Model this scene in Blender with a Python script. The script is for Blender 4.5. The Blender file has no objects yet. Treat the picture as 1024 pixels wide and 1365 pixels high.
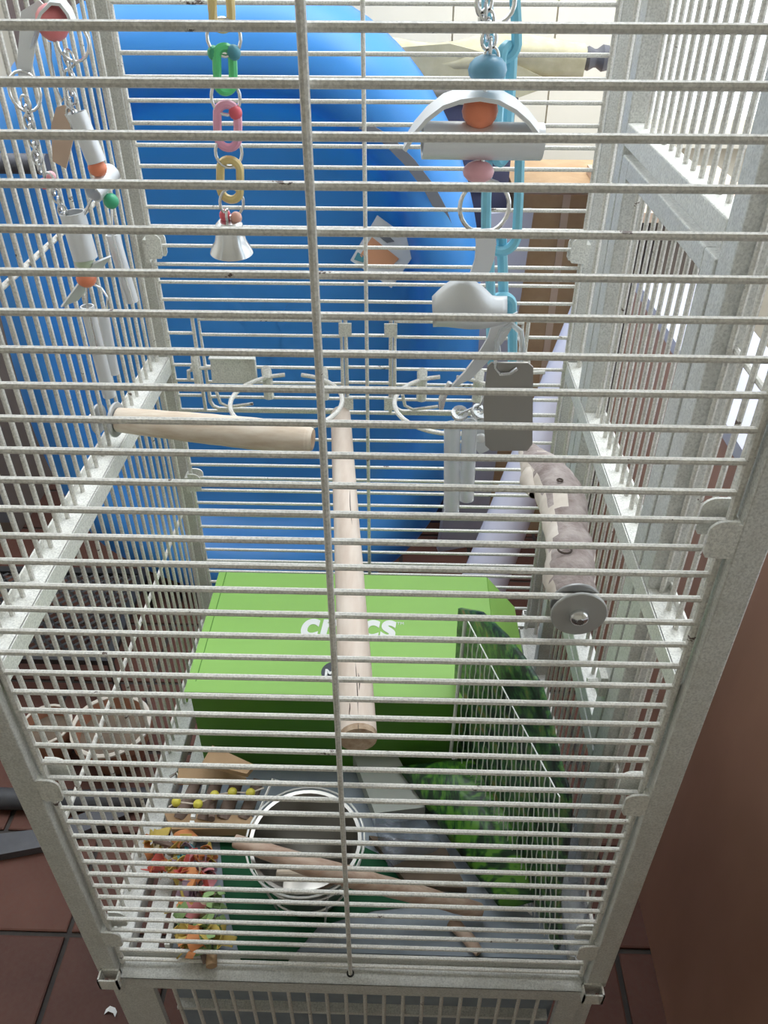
import bpy, math, random
from mathutils import Vector, Matrix, Euler
random.seed(7)
C = bpy.context.scene.collection
PI = math.pi

# ------------------------------------------------------------------ camera, light, exposure
CAM = Vector((0.0525, -0.457, 1.5))
RX = Vector((0.99962, 0.02735, 0.00159)); RY = Vector((-0.01763, 0.59792, 0.80136)); RF = Vector((-0.02097, 0.80109, -0.59818))
F = 1066.0
cd = bpy.data.cameras.new('camera'); cam = bpy.data.objects.new('camera', cd); C.objects.link(cam)
cd.sensor_fit = 'HORIZONTAL'; cd.sensor_width = 36; cd.lens = 36 * F / 1024; cd.clip_start = .01
cam.matrix_world = Matrix(((RX.x, RY.x, -RF.x, CAM.x), (RX.y, RY.y, -RF.y, CAM.y), (RX.z, RY.z, -RF.z, CAM.z), (0, 0, 0, 1)))
bpy.context.scene.camera = cam

w = bpy.data.worlds.new('daylight'); bpy.context.scene.world = w; w.use_nodes = True
bg = w.node_tree.nodes['Background']; bg.inputs[0].default_value = (.86, .93, 1, 1); bg.inputs[1].default_value = 2.2

def area(name, loc, target, size, power, col):
    l = bpy.data.lights.new(name, 'AREA'); l.shape = 'RECTANGLE'; l.size, l.size_y = size; l.energy = power; l.color = col
    o = bpy.data.objects.new(name, l); C.objects.link(o); o.location = loc
    o.rotation_euler = (Vector(target) - Vector(loc)).to_track_quat('-Z', 'Y').to_euler(); return o
area('skylight', (.5, 1.1, 3.3), (.1, .7, .6), (1.8, 1.6), 40, (.95, .98, 1))

vs = bpy.context.scene.view_settings
vs.view_transform = 'Standard'; vs.look = 'None'; vs.gamma = 1; vs.use_curve_mapping = False; vs.exposure = 0.42

def at(px, py, ax, val):            # a point of the photograph, taken to a plane of the room
    d = RF * F + RX * (px - 512) - RY * (py - 682.5)
    k = 'xyz'.index(ax)
    return CAM + d * ((val - CAM[k]) / d[k])

# ------------------------------------------------------------------ materials
def nodes(name):
    m = bpy.data.materials.new(name); m.use_nodes = True
    nt = m.node_tree; return m, nt, nt.nodes['Principled BSDF']
def setp(b, col=None, rough=.5, metal=0, trans=0, alpha=None, spec=None, sss=0, coat=0):
    if col is not None: b.inputs['Base Color'].default_value = (*col, 1)
    b.inputs['Roughness'].default_value = rough; b.inputs['Metallic'].default_value = metal
    b.inputs['Transmission Weight'].default_value = trans
    if alpha is not None: b.inputs['Alpha'].default_value = alpha
    if spec is not None: b.inputs['Specular IOR Level'].default_value = spec
    if coat: b.inputs['Coat Weight'].default_value = coat
def noise(nt, scale, detail=4, stretch=None, rough=.55):
    tc = nt.nodes.new('ShaderNodeTexCoord'); n = nt.nodes.new('ShaderNodeTexNoise')
    n.inputs['Scale'].default_value = scale; n.inputs['Detail'].default_value = detail; n.inputs['Roughness'].default_value = rough
    if stretch:
        mp = nt.nodes.new('ShaderNodeMapping'); mp.inputs['Scale'].default_value = stretch
        nt.links.new(tc.outputs['Object'], mp.inputs[0]); nt.links.new(mp.outputs[0], n.inputs['Vector'])
    else: nt.links.new(tc.outputs['Object'], n.inputs['Vector'])
    return n
def ramp(nt, src, stops):
    r = nt.nodes.new('ShaderNodeValToRGB'); e = r.color_ramp.elements
    while len(e) < len(stops): e.new(.5)
    for x, (p, c) in zip(e, stops): x.position = p; x.color = (*c, 1)
    nt.links.new(src, r.inputs[0]); return r
def bump(nt, b, src, strength, dist=.002):
    n = nt.nodes.new('ShaderNodeBump'); n.inputs['Strength'].default_value = strength; n.inputs['Distance'].default_value = dist
    nt.links.new(src, n.inputs['Height']); nt.links.new(n.outputs[0], b.inputs['Normal'])
def mix(nt, fac, a, c):
    x = nt.nodes.new('ShaderNodeMix'); x.data_type = 'RGBA'
    for s, v in (('Factor', fac),): nt.links.new(v, x.inputs[0])
    for i, v in ((6, a), (7, c)):
        if isinstance(v, tuple): x.inputs[i].default_value = (*v, 1)
        else: nt.links.new(v, x.inputs[i])
    return x.outputs[2]
M = {}
def plain(name, col, rough=.5, metal=0, **k):
    m, nt, b = nodes(name); setp(b, col, rough, metal, **k); M[name] = m; return m
def noisy(name, c1, c2, scale, rough=.5, metal=0, bmp=.1, stretch=None, lo=.35, hi=.65, dist=.002, **k):
    m, nt, b = nodes(name); setp(b, None, rough, metal, **k)
    n = noise(nt, scale, 5, stretch); r = ramp(nt, n.outputs[0], [(lo, c1), (hi, c2)])
    nt.links.new(r.outputs[0], b.inputs['Base Color'])
    if bmp: bump(nt, b, n.outputs[0], bmp, dist)
    M[name] = m; return m
def paint(name, base, grime, chips=True):       # hammered powder coat, with rust where it has chipped
    m, nt, b = nodes(name); setp(b, None, .42)
    n = noise(nt, 480, 3); g = noise(nt, 60, 4)
    col = ramp(nt, n.outputs[0], [(.34, tuple(x * .72 for x in base)), (.60, base)]).outputs[0]
    gr = ramp(nt, g.outputs[0], [(.45, (0, 0, 0)), (.75, (.45, .45, .45))]).outputs[0]
    col = mix(nt, gr, col, grime)
    if chips:
        c = noise(nt, 26, 6, (1, 1, 2.2), .7)
        cr = ramp(nt, c.outputs[0], [(.655, (0, 0, 0)), (.67, (1, 1, 1))]).outputs[0]
        col = mix(nt, cr, col, (.12, .085, .07))
    nt.links.new(col, b.inputs['Base Color']); bump(nt, b, n.outputs[0], .35, .0012)
    geo = nt.nodes.new('ShaderNodeNewGeometry')                 # grain fixed in the room, so that alike bars do not repeat it
    for l in [l for l in nt.links if l.from_node.type == 'TEX_COORD']: nt.links.new(geo.outputs['Position'], l.to_socket)
    M[name] = m
paint('bar_paint', (.80, .785, .735), (.50, .48, .42))
paint('post_paint', (.72, .725, .69), (.50, .49, .44), False)
M['post_paint'].node_tree.nodes['Principled BSDF'].inputs['Roughness'].default_value = .38
paint('rail_paint', (.82, .82, .77), (.68, .67, .60), False)
plain('steel', (.72, .73, .74), .24, 1); plain('bowl_steel', (.42, .405, .375), .32, 1); plain('aluminium', (.78, .79, .80), .38, .85); plain('dull_steel', (.36, .36, .36), .42, .8)
plain('satin_aluminium', (.74, .76, .78), .5, .6); plain('plate_grey', (.40, .385, .36), .42, .7)
plain('washer_grey', (.52, .53, .53), .48, .4); plain('wire_chrome', (.82, .82, .81), .28, .55); plain('rack_wire', (.84, .85, .83), .35, .15)
noisy('blue_plastic', (.085, .34, .70), (.10, .38, .78), 6, .34, 0, .0)
def translucent(m, col, fac):
    nt = m.node_tree; b = nt.nodes['Principled BSDF']; out = nt.nodes['Material Output']
    t = nt.nodes.new('ShaderNodeBsdfTranslucent'); t.inputs[0].default_value = (*col, 1)
    x = nt.nodes.new('ShaderNodeMixShader'); x.inputs[0].default_value = fac
    nt.links.new(b.outputs[0], x.inputs[1]); nt.links.new(t.outputs[0], x.inputs[2]); nt.links.new(x.outputs[0], out.inputs[0])
translucent(M['blue_plastic'], (.12, .60, 1.0), .45)
noisy('wood_pale', (.60, .49, .41), (.74, .65, .57), 9, .65, 0, .2, (6, 1, 6))
noisy('wood_perch', (.62, .50, .38), (.76, .67, .56), 22, .65, 0, .25, (1, 5, 5))
noisy('wood_cut', (.33, .22, .14), (.52, .40, .29), 90, .8, 0, .4)
noisy('stick_wood', (.40, .26, .19), (.56, .42, .33), 25, .7, 0, .2, (1, 4, 4))
noisy('bark', (.24, .19, .175), (.43, .37, .35), 55, .85, 0, .9, None, .35, .65, .004)
noisy('peeled_wood', (.60, .53, .46), (.74, .67, .60), 40, .75, 0, .3)
plain('crack', (.07, .05, .04), .9)
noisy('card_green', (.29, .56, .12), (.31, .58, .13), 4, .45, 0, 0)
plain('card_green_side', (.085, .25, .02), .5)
plain('print_white', (.86, .87, .86), .5); plain('print_dark', (.06, .065, .085), .5)
plain('orange', (.80, .25, .13), .35); plain('coral', (.78, .24, .25), .3); plain('pink', (.80, .42, .47), .32); plain('red', (.78, .13, .17), .35)
plain('green_bead', (.06, .42, .22), .35); plain('teal_bead', (.08, .30, .38), .35); plain('pale_green', (.52, .60, .42), .4); plain('peach', (.80, .45, .36), .35)
plain('link_green', (.12, .66, .25), .3); plain('link_pink', (.86, .40, .55), .3); plain('link_yellow', (.76, .60, .27), .32); plain('link_blue', (.25, .63, .80), .3); plain('bead_blue', (.16, .38, .55), .28)
plain('yellow_bead', (.68, .60, .08), .45)
plain('clear_plastic', (.22, .26, .33), .08, 0, alpha=.34, spec=.8); plain('clear_tube', (.85, .88, .90), .15, 0, trans=.4, alpha=.6)
noisy('tray_paper', (.25, .29, .335), (.31, .35, .395), 30, .75, 0, .05)
noisy('dark_green', (.008, .07, .028), (.012, .095, .038), 12, .6, 0, .1, spec=.15)
noisy('cardboard', (.42, .27, .15), (.50, .34, .20), 18, .85, 0, .05)
noisy('tan_board', (.60, .44, .33), (.68, .52, .40), 12, .75, 0, .05)
noisy('brown_log', (.13, .09, .07), (.24, .17, .14), 40, .8, 0, .3)
noisy('pale_card', (.38, .40, .36), (.46, .47, .43), 10, .7, 0, .05)
noisy('dark_card', (.10, .07, .045), (.16, .11, .07), 20, .7, 0, .1)
plain('cream', (.80, .76, .66), .6); noisy('cream_panel', (.77, .73, .63), (.82, .78, .68), 5, .55, 0, 0)
noisy('door_brown', (.13, .10, .10), (.17, .13, .125), 8, .55, 0, .05)
noisy('canvas', (.40, .36, .235), (.49, .45, .31), 30, .85, 0, .15)
plain('black_plastic', (.02, .02, .022), .45); plain('dark_grey', (.08, .08, .095), .5); plain('navy_dark', (.07, .07, .12), .5)
noisy('lavender_sheet', (.60, .60, .72), (.66, .66, .78), 6, .55, 0, .05); noisy('lilac_board', (.38, .38, .46), (.44, .44, .52), 8, .6, 0, .02)
noisy('taupe', (.17, .14, .12), (.21, .175, .15), 6, .6, 0, .03); plain('slate', (.17, .18, .21), .55)
noisy('terracotta_pot', (.30, .13, .075), (.36, .17, .10), 25, .8, 0, .1); plain('limewash', (.60, .54, .46), .85)
plain('sticker_white', (.72, .75, .78), .4); plain('sticker_orange', (.74, .36, .20), .5)
noisy('rubber', (.03, .03, .035), (.05, .05, .055), 20, .6, 0, .1)
noisy('slate_slab', (.06, .06, .068), (.09, .09, .10), 14, .6, 0, .1)
noisy('grout', (.035, .03, .027), (.055, .046, .04), 30, .9, 0, .1)
def tilemat(name, a, b_):
    m, nt, b = nodes(name); setp(b, None, .62, spec=.22)
    n = noise(nt, 7, 6); n2 = noise(nt, 120, 4)
    c = ramp(nt, n.outputs[0], [(.3, a), (.7, b_)]).outputs[0]
    d = ramp(nt, n2.outputs[0], [(.3, (0, 0, 0)), (.75, (.3, .3, .3))]).outputs[0]
    nt.links.new(mix(nt, d, c, (.10, .07, .055)), b.inputs['Base Color']); bump(nt, b, n2.outputs[0], .12, .002); M[name] = m
tilemat('tile_a', (.082, .030, .021), (.118, .047, .033)); tilemat('tile_b', (.094, .036, .025), (.13, .054, .038)); tilemat('tile_c', (.072, .028, .021), (.10, .042, .031))
def cabinetmat():
    m, nt, b = nodes('brown_laminate'); setp(b, None, .42)
    n = noise(nt, 3.5, 5, (1, 1, .5)); s = noise(nt, 45, 3, (1, .6, 3))
    c = ramp(nt, n.outputs[0], [(.3, (.27, .14, .095)), (.7, (.40, .22, .155))]).outputs[0]
    k = ramp(nt, s.outputs[0], [(.70, (0, 0, 0)), (.8, (.25, .25, .25))]).outputs[0]
    nt.links.new(mix(nt, k, c, (.30, .25, .22)), b.inputs['Base Color']); M['brown_laminate'] = m
cabinetmat()
def leafprint(name, dark, mid, light):   # a printed bag: blades of green on a dark ground
    m, nt, b = nodes(name); setp(b, None, .35)
    n1 = noise(nt, 1, 3, (95, 20, 30), .6); n2 = noise(nt, 13, 3); n3 = noise(nt, 1, 2, (30, 75, 40))
    leaf = ramp(nt, n1.outputs[0], [(.40, dark), (.47, mid), (.56, light)]).outputs[0]
    leaf2 = ramp(nt, n3.outputs[0], [(.42, dark), (.50, mid), (.54, light)]).outputs[0]
    sel = ramp(nt, n2.outputs[0], [(.47, (0, 0, 0)), (.52, (1, 1, 1))]).outputs[0]
    nt.links.new(mix(nt, sel, leaf, leaf2), b.inputs['Base Color']); M[name] = m
leafprint('leaf_print', (.006, .03, .012), (.03, .13, .02), (.10, .27, .03))
def darkprint(name):
    m, nt, b = nodes(name); setp(b, None, .35)
    n = noise(nt, 48, 5, None, .65); r = ramp(nt, n.outputs[0], [(.40, (.008, .016, .014)), (.48, (.015, .055, .03)), (.54, (.05, .17, .04)), (.62, (.13, .22, .06)), (.70, (.36, .16, .07))])
    nt.links.new(r.outputs[0], b.inputs['Base Color']); M[name] = m
darkprint('feather_print')

# ------------------------------------------------------------------ shape helpers
class MB:
    def __init__(s): s.v = []; s.f = []; s.m = []; s.cur = 0
    def add(s, vs_, fs):
        o = len(s.v); s.v += [Vector(x) for x in vs_]
        for f in fs: s.f.append([o + i for i in f]); s.m.append(s.cur)
        return s
    def box(s, c, d, rot=None):
        c = Vector(c); q = Euler(rot).to_matrix() if rot is not None and not isinstance(rot, Matrix) else rot
        vs_ = []
        for x in (-.5, .5):
            for y in (-.5, .5):
                for z in (-.5, .5):
                    p = Vector((x * d[0], y * d[1], z * d[2])); vs_.append(c + (q @ p if q else p))
        return s.add(vs_, [(0, 1, 3, 2), (4, 6, 7, 5), (0, 4, 5, 1), (2, 3, 7, 6), (0, 2, 6, 4), (1, 5, 7, 3)])
    def b2(s, a, b):
        return s.box([(a[i] + b[i]) / 2 for i in range(3)], [abs(b[i] - a[i]) for i in range(3)])
    def tube(s, pts, r, n=8, closed=False, caps=True, squash=1, up=None):
        pts = [Vector(p) for p in pts]; k = len(pts); rs = r if isinstance(r, (list, tuple)) else [r] * k
        vs_ = []; prev = None
        for i, p in enumerate(pts):
            if closed: t = pts[(i + 1) % k] - pts[i - 1]
            else: t = pts[min(i + 1, k - 1)] - pts[max(i - 1, 0)]
            t.normalize()
            if prev is None:
                a = Vector(up) if up else (Vector((0, 0, 1)) if abs(t.z) < .9 else Vector((1, 0, 0)))
                u = (a - t * a.dot(t)).normalized()
            else: u = (prev - t * prev.dot(t)).normalized()
            prev = u; v_ = t.cross(u)
            for j in range(n):
                an = 2 * PI * j / n; vs_.append(p + (u * math.cos(an) + v_ * math.sin(an) * squash) * rs[i])
        fs = []
        for i in range(k if closed else k - 1):
            for j in range(n):
                a = i * n + j; b = i * n + (j + 1) % n; c = ((i + 1) % k) * n
                fs.append((a, b, c + (j + 1) % n, c + j))
        if caps and not closed: fs += [tuple(range(n))[::-1], tuple((k - 1) * n + j for j in range(n))]
        return s.add(vs_, fs)
    def cyl(s, a, b, r, n=12, r2=None): return s.tube([a, b], [r, r if r2 is None else r2], n)
    def ring(s, c, R, r, axis, n=20, m=6, sy=1, long=None):
        c = Vector(c); ax = Vector(axis).normalized()
        a = Vector(long) if long else (Vector((0, 0, 1)) if abs(ax.z) < .9 else Vector((1, 0, 0)))
        u = (a - ax * a.dot(ax)).normalized(); v_ = ax.cross(u)
        return s.tube([c + (u * math.cos(2 * PI * i / n) * sy + v_ * math.sin(2 * PI * i / n)) * R for i in range(n)], r, m, closed=True)
    def lathe(s, prof, c, axis=(0, 0, 1), n=20):
        c = Vector(c); q = Vector((0, 0, 1)).rotation_difference(Vector(axis).normalized()).to_matrix()
        vs_ = []; k = len(prof)
        for r, z in prof:
            for j in range(n): vs_.append(c + q @ Vector((r * math.cos(2 * PI * j / n), r * math.sin(2 * PI * j / n), z)))
        fs = [(i * n + j, i * n + (j + 1) % n, (i + 1) * n + (j + 1) % n, (i + 1) * n + j) for i in range(k - 1) for j in range(n)]
        return s.add(vs_, fs)
    def ball(s, c, r, sz=1, axis=(0, 0, 1), n=14, hole=.0):
        pr = [(max(r * math.sin(PI * i / 8), hole + 1e-5), -r * sz * math.cos(PI * i / 8)) for i in range(9)]
        return s.lathe(pr, c, axis, n)
    def pipe(s, a, b, R, r, n=18):       # open tube with a wall
        a = Vector(a); b = Vector(b); L = (b - a).length
        return s.lathe([(r, 0), (R, 0), (R, L), (r, L), (r, 0)], a, b - a, n)
    def prism(s, poly, t):               # flat polygon given a thickness along its normal
        p = [Vector(x) for x in poly]; n = Vector((0, 0, 0))
        for i in range(len(p)): n += (p[i] - p[0]).cross(p[(i + 1) % len(p)] - p[0])
        n = n.normalized() * t; k = len(p)
        return s.add(p + [x - n for x in p], [tuple(range(k)), tuple(range(k, 2 * k))[::-1]] + [(i, k + i, k + (i + 1) % k, (i + 1) % k)[::-1] for i in range(k)])
    def strip(s, pts, wid, t, side):     # a bent metal strip: path, width along side, thickness
        pts = [Vector(p) for p in pts]; sd = Vector(side).normalized() * wid / 2; vs_ = []; k = len(pts)
        for i, p in enumerate(pts):
            tg = (pts[min(i + 1, k - 1)] - pts[max(i - 1, 0)]).normalized(); nn = tg.cross(sd).normalized() * t / 2
            vs_ += [p - sd - nn, p + sd - nn, p + sd + nn, p - sd + nn]
        fs = []
        for i in range(k - 1):
            for j in range(4): fs.append((4 * i + j, 4 * i + (j + 1) % 4, 4 * i + 4 + (j + 1) % 4, 4 * i + 4 + j))
        fs += [(3, 2, 1, 0), tuple(4 * (k - 1) + j for j in range(4))]
        return s.add(vs_, fs)
    def sheet(s, fn, nu, nv):
        vs_ = [fn(i / nu, j / nv) for j in range(nv + 1) for i in range(nu + 1)]
        return s.add(vs_, [(j * (nu + 1) + i, j * (nu + 1) + i + 1, (j + 1) * (nu + 1) + i + 1, (j + 1) * (nu + 1) + i) for j in range(nv) for i in range(nu)])
    def mesh(s, name, mats, origin, smooth):
        me = bpy.data.meshes.new(name); me.from_pydata([v - origin for v in s.v], [], s.f)
        for m in (mats if isinstance(mats, (list, tuple)) else [mats]): me.materials.append(M[m])
        me.polygons.foreach_set('material_index', s.m)
        if smooth:
            me.polygons.foreach_set('use_smooth', [True] * len(s.f)); me.update(); me.set_sharp_from_angle(angle=math.radians(38))
        me.update(); return me
ORG = {}
def link(o, parent, org):
    C.objects.link(o); ORG[o] = org
    if parent is not None: o.parent = parent
    return o
def obj(name, mb, mat, parent=None, smooth=True, origin=None):
    if parent is not None:
        org = ORG[parent]; o = bpy.data.objects.new(name, mb.mesh(name, mat, org, smooth)); link(o, parent, org)
    else:
        org = Vector(origin) if origin is not None else Vector((sum((v.x for v in mb.v)) / len(mb.v), sum((v.y for v in mb.v)) / len(mb.v), min(v.z for v in mb.v)))
        o = bpy.data.objects.new(name, mb.mesh(name, mat, org, smooth)); link(o, None, org); o.location = org
    return o
def thing(name, label, cat, loc, group=None):
    o = bpy.data.objects.new(name, None); link(o, None, Vector(loc)); o.location = loc; o.empty_display_size = .05
    return tag(o, label, cat, group)
def tag(o, label, cat, group=None):
    o['label'] = label; o['category'] = cat
    if group: o['group'] = group
    return o
def struct(o): o['kind'] = 'structure'; return o
def copies(name, me, parent, locs, jitter=0):      # alike pieces of one part, sharing a mesh
    org = ORG[parent]
    for p in locs:
        o = bpy.data.objects.new(name, me); C.objects.link(o); o.parent = parent; o.location = Vector(p) - org; ORG[o] = org
        if jitter: o.rotation_euler = [random.uniform(-jitter, jitter) for _ in range(3)]

# ------------------------------------------------------------------ the setting: floor, walls
floor = struct(obj('floor', MB().b2((-2.6, -2.3, -.06), (1.6, 2.3, -.006)), 'grout'))
TS = .2
tm = []
for k in 'abc':
    b = MB(); h = TS / 2 - .005
    b.add([(-h, -h, -.012), (h, -h, -.012), (h, h, -.012), (-h, h, -.012), (-h, -h, -.0015), (h, -h, -.0015), (h, h, -.0015), (-h, h, -.0015), (-h + .003, -h + .003, 0), (h - .003, -h + .003, 0), (h - .003, h - .003, 0), (-h + .003, h - .003, 0)],
          [(8, 9, 10, 11)] + [(i, (i + 1) % 4, 4 + (i + 1) % 4, 4 + i) for i in range(4)] + [(4 + i, 4 + (i + 1) % 4, 8 + (i + 1) % 4, 8 + i) for i in range(4)])
    tm.append(b.mesh('tile', 'tile_' + k, Vector((0, 0, 0)), False))
for i in range(-10, 8):
    for j in range(-3, 11):
        x = -.545 + TS * (i + .5); y = .24 + TS * (j + .5)
        if y < -.45 or x < -2 - .0 and y < .6 or x > 1.2: continue
        o = bpy.data.objects.new('tile', random.choice(tm)); C.objects.link(o); o.parent = floor
        o.location = Vector((x, y, random.uniform(-.001, .001))) - ORG[floor]; ORG[o] = ORG[floor]
b = MB(); b.b2((-2.6, 2.14, 0), (.74, 2.26, 2.6)); b.b2((1.22, 2.14, 0), (1.34, 2.26, 2.6)); b.b2((.74, 2.14, 0), (1.22, 2.26, .98)); b.b2((.74, 2.14, 2.4), (1.22, 2.26, 2.6))
wb = struct(obj('wall_back', b, 'cream'))
pm = MB().b2((-.14, 2.125, .02), (.14, 2.145, 2.58))
pm = pm.mesh('wall_panel', 'cream_panel', Vector((0, 0, 0)), False)
for x in (.03, .315, .60):
    o = bpy.data.objects.new('wall_panel', pm); C.objects.link(o); o.parent = wb; o.location = Vector((x, 0, 0)) - ORG[wb]; ORG[o] = ORG[wb]
d1 = struct(obj('door_1', MB().b2((-1.0, 2.10, 0), (-.145, 2.145, 2.05)), 'door_brown'))
f_ = MB(); f_.b2((-1.06, 2.09, 0), (-1.0, 2.15, 2.11)); f_.b2((-.145, 2.09, 0), (-.115, 2.15, 2.11)); f_.b2((-1.0, 2.09, 2.05), (-.145, 2.15, 2.11)); obj('door_frame', f_, 'door_brown', d1, False)
for z0, z1 in ((.12, .9), (1.02, 1.92)):
    obj('door_panel', MB().b2((-.90, 2.088, z0), (-.25, 2.10, z1)), 'door_brown', d1, False)
hb = MB(); hb.tube([(-.20, 2.10, 1.0), (-.20, 2.05, 1.0), (-.31, 2.05, 1.0)], .009, 8); obj('door_handle', hb, 'dull_steel', d1)
struct(obj('added_ceiling', MB().b2((-2.6, -2.3, 2.6), (1.34, .30, 2.7)), 'cream', None, False))  # unseen, added to keep sky light off the camera side
struct(obj('added_wall_front', MB().b2((-2.6, -2.4, 0), (1.34, -2.3, 2.7)), 'cream', None, False))  # unseen wall behind the camera, added to block light from there
struct(obj('wall_left', MB().b2((-2.7, -2.4, 0), (-2.6, 2.26, 2.7)), 'cream', None, False))
wr = MB()                                      # right wall with a tall window opening
wr.b2((1.24, -2.3, 0), (1.34, -.6, 2.6)); wr.b2((1.24, -.6, 0), (1.34, 2.14, .95)); wr.b2((1.24, -.6, 2.35), (1.34, 2.14, 2.6)); wr.b2((1.24, 1.9, .95), (1.34, 2.14, 2.35)); wr.b2((1.24, -.6, .95), (1.34, -.4, 2.35))
struct(obj('wall_right', wr, 'cream', None, False))
wf = MB()
for y in (-.4, .75, 1.9): wf.b2((1.26, y - .03, .95), (1.32, y + .03, 2.35))
wf.b2((1.26, -.37, .95), (1.32, 1.87, 1.0)); wf.b2((1.26, -.37, 2.30), (1.32, 1.87, 2.35))
win = struct(obj('window_1', wf, 'cream', None, False))
m, nt, b_ = nodes('glass'); setp(b_, (.9, .95, 1), .03); M['glass'] = m     # thin pane: clear with a faint gloss
tr = nt.nodes.new('ShaderNodeBsdfTransparent'); mx = nt.nodes.new('ShaderNodeMixShader'); mx.inputs[0].default_value = .07
nt.links.new(tr.outputs[0], mx.inputs[1]); nt.links.new(b_.outputs[0], mx.inputs[2]); nt.links.new(mx.outputs[0], nt.nodes['Material Output'].inputs[0])
b = MB(); b.b2((.74, 2.17, .98), (.775, 2.23, 2.4)); b.b2((1.185, 2.17, .98), (1.22, 2.23, 2.4)); b.b2((.775, 2.17, .98), (1.185, 2.23, 1.015)); b.b2((.775, 2.17, 2.365), (1.185, 2.23, 2.4)); b.b2((.70, 2.10, .95), (1.24, 2.17, .98))
added_win = struct(obj('added_window', b, 'cream', None, False)); obj('pane', MB().b2((.775, 2.198, 1.015), (1.185, 2.202, 2.365)), 'glass', added_win, False)  # window added so the view past the right bars turns bright white
for a, b in ((-.37, .72), (.78, 1.87)): obj('pane', MB().b2((1.288, a, 1.0), (1.292, b, 2.30)), 'glass', win, False)

# ------------------------------------------------------------------ the bird cage
BX = .2857; CX = .302; YB = .60
cage = thing('bird_cage', 'tall pale grey powder coated wire bird cage on four legs, standing on terracotta tiles', 'bird cage', (0, .306, 0))
ZF = [1.456 - .025 * i for i in range(41)]
ZT = 1.74
def barmesh(name, L, axis, r=.0026, n=8):
    d = Vector(axis) * L / 2
    return MB().tube([-d, d], r, n).mesh(name, 'bar_paint', Vector((0, 0, 0)), True)
fbar = barmesh('bar', 2 * BX, (1, 0, 0))
# front panel: two uprights and the long middle wire carry the bars
b = MB()
for s in (-1, 1): b.cyl((s * BX, 0, .45), (s * BX, 0, ZT - .03), .0034, 8)
fp = obj('front_panel', b, 'bar_paint', cage)
mw = MB().cyl((0, -.0052, .440), (0, -.0052, ZT - .03), .0027, 8); obj('upright_wire', mw, 'bar_paint', fp)
copies('bar', fbar, fp, [(0, 0, z) for z in ZF] + [(0, 0, 1.456 + .025 * k) for k in range(1, 11)], .0012)
# back panel
b = MB()
for s in (-1, 1): b.cyl((s * BX, YB, .45), (s * BX, YB, ZT - .03), .0034, 8)
bp = obj('back_panel', b, 'bar_paint', cage)
obj('upright_wire', MB().cyl((0, YB - .005, .455), (0, YB - .005, ZT - .03), .0027, 8), 'bar_paint', bp)
DOORS = [(-.236, -.036), (.040, .218)]
D0, D1 = .897, 1.052
zb = [1.468 - .0249 * i + .0 for i in range(-10, 42)]
zb = [z - .047 for z in zb]
zb = [z for z in zb if .46 < z < 1.71]
full = [z for z in zb if not (D0 < z < D1)] + [D1, D0]
copies('bar', fbar, bp, [(0, YB, z) for z in full], .0012)
for z in [z for z in zb if D0 < z < D1]:         # short bars beside the feeder doors
    for x0, x1 in ((-BX, -.246), (-.030, .034), (.226, BX)):
        o = obj('bar', MB().cyl((x0, YB, z), (x1, YB, z), .0026, 8), 'bar_paint', bp)
for x in (-.246, -.030, .034, .226): obj('upright_wire', MB().cyl((x, YB, D0), (x, YB, D1), .0028, 8), 'bar_paint', bp)
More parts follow.
